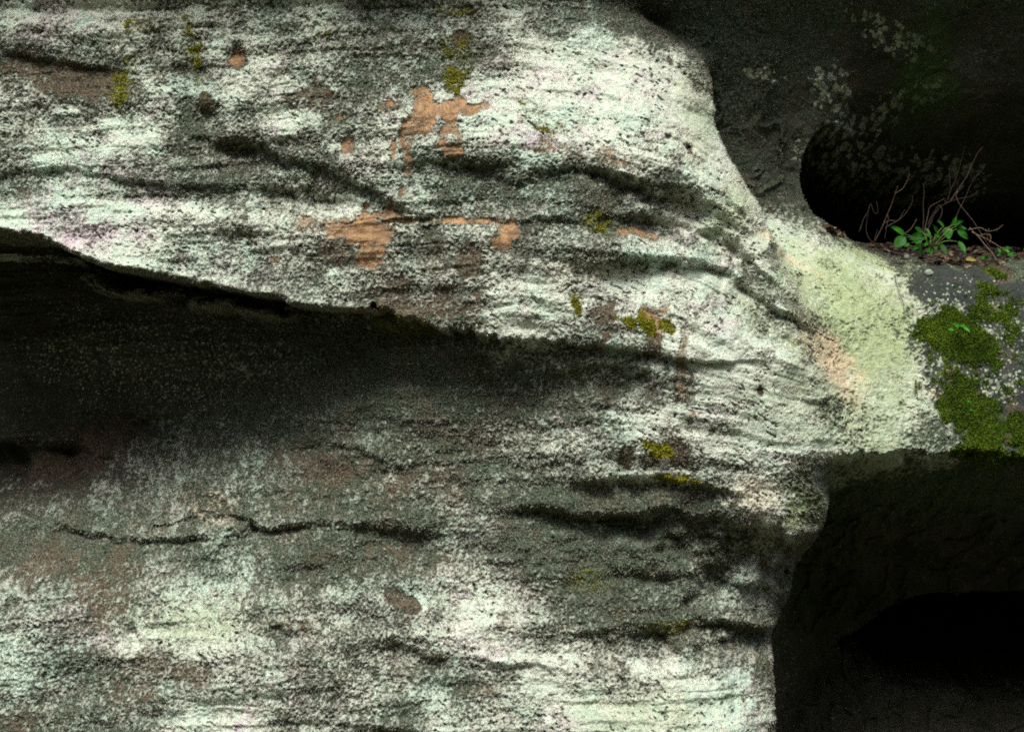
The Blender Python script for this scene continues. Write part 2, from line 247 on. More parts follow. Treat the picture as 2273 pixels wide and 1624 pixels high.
def patches(p, q):
    M = {k: np.zeros(p.shape, np.float32) for k in 'obmydwrkltDBgs'}
    n1 = fbm(p, q, 34, 41, 5, gain=.62) - .5
    n2 = fbm(p, q, 120, 42, 4) - .5
    for kind, cx, cy, rx, ry, an, st, so in PATCH:
        R = max(rx, ry) * 2.0
        i0, i1 = np.searchsorted(gp, [cx - R, cx + R]); j0, j1 = np.searchsorted(gq, [cy - R, cy + R])
        if p is not Pg: sl = np.s_[:]
        else:
            if i1 <= i0 or j1 <= j0: continue
            sl = np.s_[j0:j1, i0:i1]
        dx = p[sl] - cx; dy = q[sl] - cy; c, s_ = math.cos(math.radians(an)), math.sin(math.radians(an))
        d = np.sqrt(((dx * c + dy * s_) / rx) ** 2 + ((-dx * s_ + dy * c) / ry) ** 2)
        amp = 2.3 if kind in 'obym' else (1.9 if kind in 'DB' else 1.3)
        if kind == 'm': so = so * 1.6
        v = st * sst(1 + so, 1 - so, d + amp * n1[sl] + .5 * n2[sl])
        M[kind][sl] = np.maximum(M[kind][sl], v)
        if kind == 'b' and so <= .35: M['s'][sl] = np.maximum(M['s'][sl], v)
    return M

# the true place on the stone of a sketch point: follow the line of sight to the surface
def build_rock():
    f = np.ones_like(Pg)
    Y = shape(Pg, Qg)
    return Y
# sketch coordinates are corrected for depth by moving each sketch landmark along its line of sight
def unproject(p, q, d):
    f = (CAM_D + d) / CAM_D
    return (p - CX) * f + CX, (q - CY) * f + CY
# landmarks in the two hollows lie well behind the reference plane, so they are listed at their real place
def deepen(pts, depth_at, axis_first=True):
    out = []
    for a in pts:
        q0, p0 = a[0], a[1]
        p1, q1 = unproject(p0, q0, depth_at(q0)); out.append((q1, p1) + tuple(a[2:]))
    return out
EX[:] = deepen(EX, lambda q: .6 if q < 500 else .5)
BX[:] = deepen(BX, lambda q: float(np.interp(q, [420, 620, 980, 1160], [.12, 0, 0, .12])))

Y = build_rock()
C = cover(Pg, Qg); M = patches(Pg, Qg)
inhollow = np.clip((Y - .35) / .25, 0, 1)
M['o'] = M['o'] * np.clip(.35 + 1.1 * fbm(Pg, Qg, 34, 52, 4), 0, 1)
C = C + .72 * M['w'] * (1 - C) ; C = C * (1 - .62 * M['d'])
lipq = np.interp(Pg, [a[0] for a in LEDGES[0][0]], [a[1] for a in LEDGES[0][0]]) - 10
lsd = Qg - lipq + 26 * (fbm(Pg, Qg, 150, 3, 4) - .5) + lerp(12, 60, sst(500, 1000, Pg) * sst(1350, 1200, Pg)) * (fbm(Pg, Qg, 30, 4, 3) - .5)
under = sst(0, 14, lsd) * sst(420, 120, lsd) * sst(950, 450, Pg)  # band below the long lip: its shade painted by thinning the pale cover
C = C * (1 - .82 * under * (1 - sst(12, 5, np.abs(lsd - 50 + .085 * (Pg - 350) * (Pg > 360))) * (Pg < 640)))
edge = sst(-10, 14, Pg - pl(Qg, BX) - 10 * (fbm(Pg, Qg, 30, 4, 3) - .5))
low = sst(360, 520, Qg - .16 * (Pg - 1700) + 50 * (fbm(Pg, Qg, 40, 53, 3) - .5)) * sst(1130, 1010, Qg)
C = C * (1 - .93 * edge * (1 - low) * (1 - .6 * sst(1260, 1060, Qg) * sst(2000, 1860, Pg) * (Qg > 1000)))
co1, cid = worley(Pg + 60 * (fbm(Pg, Qg, 40, 54, 4) - .5), Qg * 1.25 + 60 * (fbm(Pg, Qg, 40, 55, 4) - .5), 46, 56)
co2, cid2 = worley(Pg + 26 * (fbm(Pg, Qg, 18, 57, 3) - .5), Qg * 1.2 + 26 * (fbm(Pg, Qg, 18, 58, 3) - .5), 17, 59)
C = C + ((fbm(Pg, Qg, 60, 51, 4) - .5) * .45 +   .15 * (cid - .5) + .13 * (cid2 - .5)) * sst(.05, .3, C)
C = np.clip(C, 0, 1)
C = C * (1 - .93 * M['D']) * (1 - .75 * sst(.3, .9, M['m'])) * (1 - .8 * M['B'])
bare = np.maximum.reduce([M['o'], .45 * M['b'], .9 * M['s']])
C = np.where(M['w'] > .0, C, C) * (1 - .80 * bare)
C = C * (1 - .45 * M['y'])
# granular crust: clumps and gaps
gr1, _ = worley(Pg, Qg, 11, 61); gr2, gid = worley(Pg, Qg, 5.2, 62)
gsz = sst(.42, .6, fbm(Pg, Qg, 140, 69, 3)); sp = .24 * lerp(noise(Pg, Qg, 5.5, 63), noise(Pg, Qg, 10, 60), gsz) + .42 * noise(Pg, Qg, 3.5, 64) + .16 * noise(Pg, Qg, 13, 65) + .18 * np.clip(gr1, 0, 1)
sp = .5 + (sp - .5) * 1.45
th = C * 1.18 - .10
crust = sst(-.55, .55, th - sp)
# short dark gashes in the smooth crust, running down to the right
u_ = Pg * .82 + Qg * .57; v_ = -Pg * .57 + Qg * .82
pit = sst(.70, .80, noise(u_, v_, 4.2, 66, 2.3) * .75 + .25 * noise(Pg, Qg, 3.4, 67)) * sst(.38, .6, fbm(Pg, Qg, 55, 68, 3)) * sst(.4, .7, C) * (1 - .5 * sst(1750, 1850, Pg))
crust = crust * (1 - .95 * pit)
# rosettes of pale lichen on the dark stone
ros, rid = worley(Pg + 22 * (fbm(Pg, Qg, 11, 71, 3) - .5), Qg + 20 * (fbm(Pg, Qg, 11, 72, 3) - .5), 20, 73)
ros2, rid2 = worley(Pg + 5 * (fbm(Pg, Qg, 5, 74, 2) - .5), Qg + 4 * (fbm(Pg, Qg, 5, 77, 2) - .5), 8.5, 75)
def zone(cx, cy, rx, ry, an=0):
    c, s_ = math.cos(math.radians(an)), math.sin(math.radians(an)); dx = Pg - cx; dy = Qg - cy
    return sst(1.4, .5, np.sqrt(((dx * c + dy * s_) / rx) ** 2 + ((-dx * s_ + dy * c) / ry) ** 2) + .8 * (fbm(Pg, Qg, 70, 76, 3) - .5))
z1 = np.maximum.reduce([zone(2080, 290, 200, 50, 8), zone(2190, 375, 110, 40),zone(1980, 225, 230, 45, -25), zone(2130, 330, 230, 55, 8), zone(1720, 120, 60, 18, 10), zone(2290, 330, 100, 60), zone(2040, 20, 130, 40, 20), zone(1900, 150, 60, 60, 40)])
spot = sst(.06, -.02, ros - .42 * np.clip(z1 * 1.5 - rid * .9, 0, 1) * (.45 + 1.1 * rid)) * (z1 > 0.02)
z2 = np.maximum.reduce([zone(2110, 700, 60, 45) * 1.1, zone(2230, 720, 70, 60) * .95, zone(2110, 850, 40, 60), zone(2220, 850, 90, 40) * .9, .45 * zone(2200, 760, 160, 170), zone(2130, 1000, 60, 30)]) * M['D']
z2b = zone(2100, 690, 70, 60) * .9
spot2 = sst(.10, -.02, ros2 - .46 * np.clip(1.45 * z2 - rid2 * 1.05 + .1 * z2b, 0, 1) * (M['D'] > .2))
z3 = zone(300, 800, 460, 130, 5)
spot3 = sst(.08, -.02, ros2 - .34 * np.clip(z3 * 1.1 - rid2 * 1.02, 0, 1)) * .85 + sst(.06, -.02, ros - .30 * np.clip(zone(470, 820, 100, 40) * 1.2 - rid * .95, 0, 1)) * .6
spots = np.clip(np.maximum.reduce([spot * .95, spot2, spot3]), 0, 1)
# relief of what grows
cr = sst(.1, .9, crust)
full = sst(.55, .85, C) * sst(900, 1600, Pg) * .5 + .25 * sst(.6, .95, C)
fine = ((.0034 * (1 - gr1) + .0042 * (1 - gr2)) * (0.30 + .7 * cr) + .0050 * (noise(Pg, Qg, 5, 81) - .5)) * (1 - .72 * full) + .0024 * cr - .0045 * pit
fuzz = np.clip(1 - .95 * M['o'] - .45 * M['b'] - M['D'] - .7 * inhollow - .7 * sst(.72, .9, C), 0, 1)        # tufted growth where the crust is broken
fine = fine + .0095 * fuzz * (fbm(Pg, Qg, 15, 82, 3, gain=.8) - .5)
fine = fine * (1 - .45 * inhollow) * (1 - .72 * M['o'] - .25 * M['b'] * (1 - M['o'])) * (1 - .7 * M['D'])
dens = ((Pg > -80) & (Pg < 2640) & (Qg > -150) & (Qg < 1790))
Ysm = Y.copy()
Y = Y - fine * dens - .004 * sst(.3, .7, M['m']) * dens + .0015 * bare * dens

tint = np.clip(M['k'] * .9 + 1.9 * (fbm(Pg, Qg, 80, 91, 5, gain=.65) - .45) + .6 * (cid - .5) + .5 * (cid2 - .5), 0, 1)
rose = np.clip(M['r'] * .9 + 1.5 * (fbm(Pg, Qg, 70, 92, 5, gain=.65) - .56) - .45 * (cid - .5) - .5 * (cid2 - .5), 0, 1)
vary = fbm(Pg, Qg, 60, 93, 5)
brown = np.clip(np.maximum(M['b'], M['B']) + .8 * (fbm(Pg, Qg, 90, 94, 4) - .62) * sst(1700, 1500, Pg), 0, 1)
moss = np.clip(np.maximum(M['m'], .0), 0, 1)

def mesh_grid(name, X, Yd, Z):
    ny, nx = X.shape
    me = bpy.data.meshes.new(name)
    co = np.stack([X, Yd, Z], -1).reshape(-1, 3).astype(np.float32)
    me.vertices.add(len(co)); me.vertices.foreach_set('co', co.ravel())
    i = np.arange(ny * nx).reshape(ny, nx)
    fq = np.stack([i[1:, :-1], i[1:, 1:], i[:-1, 1:], i[:-1, :-1]], -1).reshape(-1, 4).astype(np.int32)
    me.loops.add(fq.size); me.loops.foreach_set('vertex_index', fq.ravel())
    me.polygons.add(len(fq)); me.polygons.foreach_set('loop_start', np.arange(0, fq.size, 4, dtype=np.int32))
    me.polygons.foreach_set('use_smooth', np.ones(len(fq), bool))
    me.update(calc_edges=True); return me
def attr(me, name, *ch):
    n = len(me.vertices); v = np.ones((n, 4), np.float32)
    for k, c in enumerate(ch): v[:, k] = np.asarray(c, np.float32).ravel()
    a = me.attributes.new(name, 'FLOAT_COLOR', 'POINT'); a.data.foreach_set('color', v.ravel())
Xw = (Pg - CX) / K; Zw = (CY - Qg) / K
me = mesh_grid('rock_face', Xw, Y, Zw)
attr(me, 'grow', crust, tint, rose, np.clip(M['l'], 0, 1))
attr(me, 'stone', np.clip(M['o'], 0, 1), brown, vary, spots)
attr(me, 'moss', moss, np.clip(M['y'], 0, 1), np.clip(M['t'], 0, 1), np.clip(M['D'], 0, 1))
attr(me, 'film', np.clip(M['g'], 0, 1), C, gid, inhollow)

# ------------------------------------------------------------------ materials
class NT:
    def __init__(s, name):
        s.m = bpy.data.materials.new(name); s.m.use_nodes = True; s.t = s.m.node_tree; s.b = s.t.nodes['Principled BSDF']
    def n(s, kind, **kw):
        o = s.t.nodes.new(kind)
        for k, v in kw.items(): setattr(o, k, v)
        return o
    def l(s, a, b): s.t.links.new(a, b)
    def put(s, v, sock):
        if hasattr(v, 'links'): s.l(v, sock)
        elif isinstance(v, (tuple, list)): sock.default_value = (*v, 1) if len(v) == 3 else v
        else: sock.default_value = v
    def mix(s, f, a, b, mode='MIX'):
        o = s.n('ShaderNodeMix', data_type='RGBA', blend_type=mode); s.put(f, o.inputs[0]); s.put(a, o.inputs[6]); s.put(b, o.inputs[7]); return o.outputs[2]
    def ma(s, op, a, b=0.0, c=0.0, clamp=False):
        o = s.n('ShaderNodeMath', operation=op, use_clamp=clamp)
        for k, v in enumerate((a, b, c)): s.put(v, o.inputs[k])
        return o.outputs[0]
    def mr(s, v, a, b, c=0.0, d=1.0):
        o = s.n('ShaderNodeMapRange', interpolation_type='SMOOTHSTEP'); s.put(v, o.inputs[0])
        for k, x in enumerate((a, b, c, d)): s.put(x, o.inputs[k + 1])
        return o.outputs[0]
    def noise(s, sc, det=3, rough=.6, vec=None, dist=0.0):
        o = s.n('ShaderNodeTexNoise'); o.inputs['Scale'].default_value = sc; o.inputs['Detail'].default_value = det; o.inputs['Roughness'].default_value = rough; o.inputs['Distortion'].default_value = dist
        if vec is None: vec = s.obj()
        s.l(vec, o.inputs['Vector']); return o.outputs['Fac']
    def obj(s):
        if not hasattr(s, '_o'): s._o = s.n('ShaderNodeTexCoord').outputs['Object']
        return s._o
    def attr(s, name):
        a = s.n('ShaderNodeAttribute', attribute_name=name); c = s.n('ShaderNodeSeparateColor'); s.l(a.outputs['Color'], c.inputs[0])
        return c.outputs[0], c.outputs[1], c.outputs[2], a.outputs['Alpha']
def rock_material():
    s = NT('lichened_sandstone')
    crust, tint, rose, lime = s.attr('grow'); ora, bro, vary, spots = s.attr('stone'); moss, yel, tan, slab = s.attr('moss'); film, cv, gid, hol = s.attr('film')
    f1 = s.noise(150, 3, .7); f2 = s.noise(60, 3, .65); f3 = s.noise(330, 2, .6); f4 = s.noise(14, 4, .6)
    # stone under the growth
    dark = s.mix(s.mr(s.noise(190, 3, .75), .43, .60), (.015, .026, .016), (.115, .150, .098))
    dark = s.mix(s.mr(s.noise(9, 5, .7), .48, .66, 0, .6), dark, s.mix(s.mr(s.noise(190, 3, .75), .43, .60), (.018, .014, .009), (.17, .135, .085)))
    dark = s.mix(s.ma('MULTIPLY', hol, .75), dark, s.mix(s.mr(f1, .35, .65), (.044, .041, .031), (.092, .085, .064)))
    dark = s.mix(s.ma('MULTIPLY', slab, s.mr(f4, .3, .6, .55, .95)), dark, s.mix(s.mr(f4, .35, .65), (.018, .025, .026), (.046, .049, .045)))
    brn = s.mix(s.mr(s.noise(170, 3, .75), .40, .62), (.026, .019, .013), (.23, .165, .11))
    org = s.mix(s.mr(f2, .35, .65), (.28, .165, .078), (.47, .29, .145))
    org = s.mix(s.ma('MULTIPLY', s.mr(s.noise(18, 6, .75), .46, .60), .75), org, (.21, .135, .085))
    bm = s.mr(s.ma('ADD', bro, s.ma('MULTIPLY_ADD', f1, .6, -.3)), .32, .62)
    base = s.mix(s.ma('MULTIPLY', bm, s.mr(f1, .3, .6, .35, .85)), dark, brn)
    om = s.mr(s.ma('ADD', ora, s.ma('ADD', s.ma('MULTIPLY_ADD', f1, 1.2, -.6), s.ma('MULTIPLY_ADD', s.noise(26, 5, .7), 1.6, -.8))), .25, .80)
    base = s.mix(om, base, org)
    wv = s.noise(4.5, 5, .62)
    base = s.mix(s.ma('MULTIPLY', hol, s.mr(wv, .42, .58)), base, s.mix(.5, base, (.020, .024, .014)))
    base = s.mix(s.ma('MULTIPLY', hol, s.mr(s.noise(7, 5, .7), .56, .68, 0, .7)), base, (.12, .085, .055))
    # crust of pale lichen
    white = s.mix(s.mr(f2, .3, .7), (.53, .58, .475), (.72, .78, .645))
    mint = s.mix(s.mr(f2, .3, .7), (.39, .57, .46), (.58, .76, .62))
    pink = s.mix(s.mr(f2, .3, .7), (.52, .41, .46), (.72, .59, .65))
    limec = s.mix(s.mr(f2, .3, .7), (.25, .33, .135), (.43, .515, .265))
    pale = s.mix(s.ma('MULTIPLY', tint, .70), white, mint)
    pale = s.mix(s.ma('MULTIPLY', rose, .8), pale, pink)
    pale = s.mix(s.mr(cv, .25, .8, .62, 0.0), pale, s.mix(tint, (.30, .30, .24), (.25, .33, .26)))
    pale = s.mix(s.ma('MULTIPLY', lime, .9), pale, limec)
    pale = s.mix(s.ma('MULTIPLY', tan, .8), pale, (.72, .56, .37))
    pale = s.mix(s.mr(f3, .45, .75), pale, s.mix(.55, pale, (.30, .31, .25)))
    f5 = s.noise(210, 2, .7)
    cm = s.mr(s.ma('ADD', s.ma('ADD', s.ma('MULTIPLY_ADD', s.ma('SUBTRACT', crust, .5), 1.25, .5), s.ma('MULTIPLY_ADD', f3, 1.3, -.65)), s.ma('MULTIPLY_ADD', f5, 1.1, -.55)), .08, .95)
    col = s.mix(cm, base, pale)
    # thin dust between the grains where the cover is dense
    col = s.mix(s.ma('MULTIPLY', s.mr(cv, .55, 1.0), s.mr(f1, .3, .6, .15, .6)), col, pale)
    # rosettes
    sc_ = s.mix(s.mr(f2, .4, .6), (.15, .175, .12), (.42, .47, .35))
    col = s.mix(s.mr(s.ma('ADD', spots, s.ma('MULTIPLY_ADD', f1, .5, -.25)), .35, .55), col, sc_)
    # moss and algae films
    yc = s.mix(s.mr(f1, .35, .65), (.10, .11, .012), (.36, .37, .03))
    ym = s.mr(s.ma('ADD', s.ma('MULTIPLY', yel, .8), s.ma('MULTIPLY_ADD', f1, 2.2, -1.1)), .35, .95)
    col = s.mix(s.ma('MULTIPLY', ym, .7), col, yc)
    mc = s.mix(s.mr(f2, .35, .65), (.025, .042, .007), (.085, .115, .012))
    mc = s.mix(s.mr(s.noise(22, 3), .5, .68), mc, (.075, .050, .022))
    mm = s.mr(s.ma('ADD', s.ma('ADD', moss, s.ma('MULTIPLY_ADD', f1, .8, -.4)), s.ma('MULTIPLY_ADD', s.noise(30, 4), 1.2, -.6)), .38, .62)
    col = s.mix(mm, col, mc)
    col = s.mix(s.ma('MULTIPLY', film, s.mr(f2, .35, .65, .25, .9)), col, (.055, .13, .018))
    s.l(col, s.b.inputs['Base Color'])
    s.b.inputs['Roughness'].default_value = .92; s.b.inputs['Specular IOR Level'].default_value = .18
    h = s.ma('ADD', s.ma('MULTIPLY', f1, .5), s.ma('ADD', s.ma('MULTIPLY', f3, .45), s.ma('MULTIPLY', f5, .5)))
    bp = s.n('ShaderNodeBump'); bp.inputs['Strength'].default_value = .8; bp.inputs['Distance'].default_value = .006
    s.l(h, bp.inputs['Height']); s.l(bp.outputs[0], s.b.inputs['Normal'])
    return s.m
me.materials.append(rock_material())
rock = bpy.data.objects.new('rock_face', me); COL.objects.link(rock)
tag(rock, 'pale lichen-crusted sandstone cliff with two black hollows on the right', 'cliff', kind='structure')

# ------------------------------------------------------------------ ground at the foot and an added bank opposite that blocks low sky light, both outside the picture
def simple_mat(name, a, b, sc, rough=.9, spec=.2):
    s = NT(name); s.l(s.mix(s.mr(s.noise(sc, 4), .35, .65), a, b), s.b.inputs['Base Color'])
    s.b.inputs['Roughness'].default_value = rough; s.b.inputs['Specular IOR Level'].default_value = spec; return s.m
gx, gy = np.meshgrid(np.linspace(-60, 60, 121), np.linspace(-70, 3, 80))
gz = -2.3 + .3 * fbm(gx * 100, gy * 100, 400, 95, 3) + np.clip(-gy - 10, 0, 50) * .8 + 1.5 * (fbm(gx * 100, gy * 100, 600, 96, 3) - .5) * (gy < -13)
gm = mesh_grid('ground', gx, gy, gz); gm.flip_normals()
gm.materials.append(simple_mat('forest_floor', (.035, .028, .016), (.07, .075, .03), 3))
g = bpy.data.objects.new('ground', gm); COL.objects.link(g); tag(g, kind='structure')
#OBJECTS#
# ------------------------------------------------------------------ where a line of sight meets the stone
def height(x, z):
    p = x * K + CX; q = CY - z * K
    i = np.clip(np.searchsorted(gp, p) - 1, 0, len(gp) - 2); j = np.clip(np.searchsorted(gq, q) - 1, 0, len(gq) - 2)
    fu = np.clip((p - gp[i]) / (gp[i + 1] - gp[i]), 0, 1); fv = np.clip((q - gq[j]) / (gq[j + 1] - gq[j]), 0, 1)
    return (Y[j, i] * (1 - fu) + Y[j, i + 1] * fu) * (1 - fv) + (Y[j + 1, i] * (1 - fu) + Y[j + 1, i + 1] * fu) * fv
def hit(px, py, off=0.0):
    D = np.arange(-.6, 4, .004); f = (CAM_D + D) / CAM_D
    h = height((px - CX) / K * f, (CY - py) / K * f)
    k = int(np.argmax(h <= D)); return at(px, py, D[k] - off)
def cp(cx, cy, d): return at((2050 + cx / 5.051) / 1.09987, (380 + cy / 5.051) / 1.09987, d)

class MB:
    def __init__(s): s.v = []; s.f = []; s.t = []
    def add(s, vs, fs, tone=.5):
        n = len(s.v); s.v += [tuple(v) for v in vs]; s.t += [tone] * len(vs); s.f += [tuple(n + i for i in f) for f in fs]
    def tube(s, pts, r0, r1, n=6, tone=.5):
        pts = [Vector(p) for p in pts]
        if len(pts) > 2:                                            # round the corners of the traced line
            q = []
            for k in range(len(pts) - 1):
                a, b, c, d = pts[max(k - 1, 0)], pts[k], pts[k + 1], pts[min(k + 2, len(pts) - 1)]
                for t in (0, .33, .67):
                    q.append(.5 * ((2 * b) + (c - a) * t + (2 * a - 5 * b + 4 * c - d) * t * t + (3 * b - a - 3 * c + d) * t ** 3))
            pts = q + [pts[-1]]
        vs = []; fs = []
        for k, p in enumerate(pts):
            d = (pts[min(k + 1, len(pts) - 1)] - pts[max(k - 1, 0)]).normalized()
            u = d.cross(Vector((.2, 1, .1))).normalized(); w = d.cross(u)
            r = (r0 + (r1 - r0) * k / (len(pts) - 1)) * random.uniform(.85, 1.2)
            for m in range(n):
                a = m * 6.2832 / n; vs.append(p + r * (math.cos(a) * u + math.sin(a) * w))
            if k:
                o = (k - 1) * n
                for m in range(n): fs.append((o + m, o + (m + 1) % n, o + n + (m + 1) % n, o + n + m))
        fs.append(tuple(range(n))[::-1]); fs.append(tuple(range(len(vs) - n, len(vs))))
        s.add(vs, fs, tone)
    def leaf(s, a, b, w, nrm, cup=.12, droop=.15, tone=.5, nl=9, nw=6, wav=.03, thick=.0006):
        """a leaf blade from its stalk a to its tip b, w wide, folded along the midrib, with side veins pressed in"""
        a = Vector(a); b = Vector(b); L = (b - a).length; ax = (b - a).normalized()
        sd = ax.cross(Vector(nrm)).normalized(); up = sd.cross(ax).normalized(); ph = random.uniform(0, 6)
        vs = []; fs = []
        for side in (1, -1):
            for i in range(nl + 1):
                t = i / nl; hw = w * .5 * (math.sin(math.pi * t ** .78) ** .85 if 0 < t < 1 else .0) + .0004
                for j in range(nw + 1):
                    v = j / nw * 2 - 1
                    z = cup * w * v * v - droop * L * t * t + wav * w * math.sin(9 * t + ph + 2 * v) + (.035 * w * abs(math.sin(26 * t - 5 * abs(v))) if abs(v) > .1 else -.02 * w)
                    vs.append(a + ax * (L * t) + sd * (hw * v) + up * (z + side * thick * .5))
        N = (nl + 1) * (nw + 1)
        for h in (0, 1):
            for i in range(nl):
                for j in range(nw):
                    o = h * N + i * (nw + 1) + j; q = (o, o + 1, o + nw + 2, o + nw + 1)
                    fs.append(q if h else q[::-1])
        s.add(vs, fs, tone)
    def build(s, name, mat, parent=None, smooth=True):
        me = bpy.data.meshes.new(name)
        org = parent.location if parent else Vector((0, 0, 0))
        me.from_pydata([Vector(v) - org for v in s.v], [], s.f); me.update()
        if smooth: me.polygons.foreach_set('use_smooth', [True] * len(me.polygons))
        a = me.attributes.new('tone', 'FLOAT', 'POINT'); a.data.foreach_set('value', s.t)
        me.materials.append(mat); o = bpy.data.objects.new(name, me); COL.objects.link(o)
        if parent: o.parent = parent
        return o
def empty(name, loc, label, cat, group=None):
    o = bpy.data.objects.new(name, None); o.empty_display_size = .05; COL.objects.link(o); o.location = loc; return tag(o, label, cat, group)
def tonemat(name, ramp, sc=120, rough=.7, spec=.3, sss=0.0):
    """colour runs along the piece's own tone with a little mottling"""
    s = NT(name); at_ = s.n('ShaderNodeAttribute', attribute_name='tone').outputs['Fac']
    v = s.ma('ADD', at_, s.ma('MULTIPLY_ADD', s.noise(sc, 3), .5, -.25))
    r = s.n('ShaderNodeValToRGB'); e = r.color_ramp.elements
    while len(e) < len(ramp): e.new(.5)
    for k, (p, c) in enumerate(ramp): e[k].position = p; e[k].color = (*c, 1)
    s.l(v, r.inputs[0]); s.l(r.outputs[0], s.b.inputs['Base Color']); s.b.inputs['Roughness'].default_value = rough; s.b.inputs['Specular IOR Level'].default_value = spec
    if sss:
        tr = s.n('ShaderNodeBsdfTranslucent'); s.l(r.outputs[0], tr.inputs[0]); mx = s.n('ShaderNodeMixShader'); mx.inputs[0].default_value = sss
        s.l(s.b.outputs[0], mx.inputs[1]); s.l(tr.outputs[0], mx.inputs[2]); s.l(mx.outputs[0], s.t.nodes['Material Output'].inputs[0])
    return s.m
M_leaf = tonemat('green_leaf', [(0, (.010, .050, .008)), (.5, (.025, .145, .012)), (1, (.07, .36, .025))], 90, .55, .25, .3)
M_stem = tonemat('green_stem', [(0, (.06, .09, .03)), (1, (.16, .22, .06))], 200, .6)
M_twig = tonemat('dry_twig', [(0, (.016, .012, .009)), (.5, (.060, .042, .030)), (1, (.28, .20, .13))], 160, .8)
M_litter = tonemat('dead_leaf', [(0, (.012, .009, .007)), (.35, (.045, .028, .019)), (.7, (.115, .075, .045)), (.9, (.26, .19, .12)), (1, (.34, .30, .08))], 70, .8, .25)
M_moss = tonemat('moss_frond', [(0, (.045, .028, .010)), (.22, (.022, .044, .006)), (.6, (.062, .120, .010)), (1, (.20, .28, .02))], 14, .85, .1)
M_web = tonemat('web_thread', [(0, (.3, .3, .3)), (1, (.55, .55, .52))], 60, .8)
M_stone = tonemat('pebble', [(0, (.06, .065, .055)), (.6, (.15, .16, .13)), (1, (.40, .46, .38))], 50, .85)

# ------------------------------------------------------------------ dead leaves lying on the shelf of the upper hollow
litter = MB()
r_ = random.Random(3)
for k in range(900):
    px = r_.uniform(1835, 2300); t = (px - 1835) / 465
    lo = np.interp(px, [1835, 1900, 1950, 2050, 2150, 2300], [512, 534, 556, 588, 588, 572]); hi = np.interp(px, [1835, 1900, 2000, 2300], [504, 512, 518, 520])
    py = r_.uniform(hi, lo); p = hit(px, py, .004 + r_.random() * .02)
    L = r_.uniform(.012, .045); an = r_.uniform(0, 6.28); el_ = r_.uniform(-.35, .35)
    d = Vector((math.cos(an), math.sin(an) * .6, el_)).normalized() * L
    nr = Vector((r_.uniform(-.6, .6), r_.uniform(-1, .1), r_.uniform(.3, 1)))
    random.seed(k); litter.leaf(p - d / 2, p + d / 2, L * r_.uniform(.35, .65), nr, r_.uniform(-.3, .4), r_.uniform(-.3, .4), r_.random() ** 1.3 * .85, 5, 4, .06)
o = litter.build('leaf_litter', M_litter); tag(o, 'brown dead leaves heaped along the shelf of the upper hollow', 'leaf litter', kind='stuff')
def fallen(px, py, L, an, w, tone, label):
    m = MB(); p = hit(px, py, .03); d = Vector((math.cos(an), -.25, math.sin(an))) * L / 2
    m.leaf(p - d, p + d, w, Vector((0, -.8, .7)), .35, .25, tone, 8, 6, .08)
    tag(m.build('fallen_leaf', M_litter), label, 'fallen leaf')
fallen(2156, 578, .036, .1, .020, 1.1, 'yellow fallen leaf in the dark leaf litter on the shelf')
fallen(2102, 574, .050, -.25, .018, .88, 'pale curled fallen leaf lying below the green plant')
fallen(2122, 579, .038, -.5, .014, .62, 'grey-brown ribbed fallen leaf just right of the pale curled one')
fallen(2080, 566, .040, 2.9, .018, .75, 'tan fallen leaf under the left stems of the green plant')
fallen(2150, 591, .026, .4, .015, .8, 'small orange-brown fallen leaf hanging over the shelf edge')
fallen(1923, 541, .026, .6, .016, .9, 'pinkish tan fallen leaf at the left end of the litter')
fallen(2180, 588, .032, .2, .016, .55, 'brown fallen leaf at the shelf edge below the yellow leaf')
fallen(2205, 588, .036, .3, .018, .45, 'dark brown fallen leaf at the shelf edge right of the yellow leaf')
fallen(2225, 583, .030, .35, .014, .8, 'tan fallen leaf at the right end of the litter, by the bare twigs')
fallen(1975, 545, .034, .3, .016, .42, 'reddish brown fallen leaf beside the round pebble')
def pebble(px, py, r, sq, tone, label):
    m = MB(); c = hit(px, py, r * .4); vs = []; fs = []; ns, nr_ = 18, 12
    for i in range(nr_ + 1):
        for j in range(ns):
            a = math.pi * i / nr_; b = 2 * math.pi * j / ns; v = Vector((math.sin(a) * math.cos(b), math.sin(a) * math.sin(b), math.cos(a) * sq))
            k = 1 + .10 * math.sin(3 * b + tone * 9) * math.sin(a) + .07 * math.sin(5 * a + 2 * b + px)
            vs.append(c + v * r * k)
    for i in range(nr_):
        for j in range(ns): fs.append((i * ns + j, i * ns + (j + 1) % ns, (i + 1) * ns + (j + 1) % ns, (i + 1) * ns + j))
    m.add(vs, fs, tone); tag(m.build('pebble', M_stone), label, 'pebble')
pebble(2012, 576 - 6, .013, .7, .75, 'pale rounded pebble at the shelf edge left of the plant')
pebble(1908, 536 - 12, .028, .7, .12, 'large dark stone at the far left of the shelf')
pebble(1921, 538 - 9, .016, .6, .3, 'mossy grey pebble between the dark stone and the litter')
pebble(2061, 606, .014, .8, .85, 'mint green lichen-covered knob under the end of the litter')
pebble(2215, 590 - 8, .012, .6, .25, 'small dark pebble at the right end of the litter')

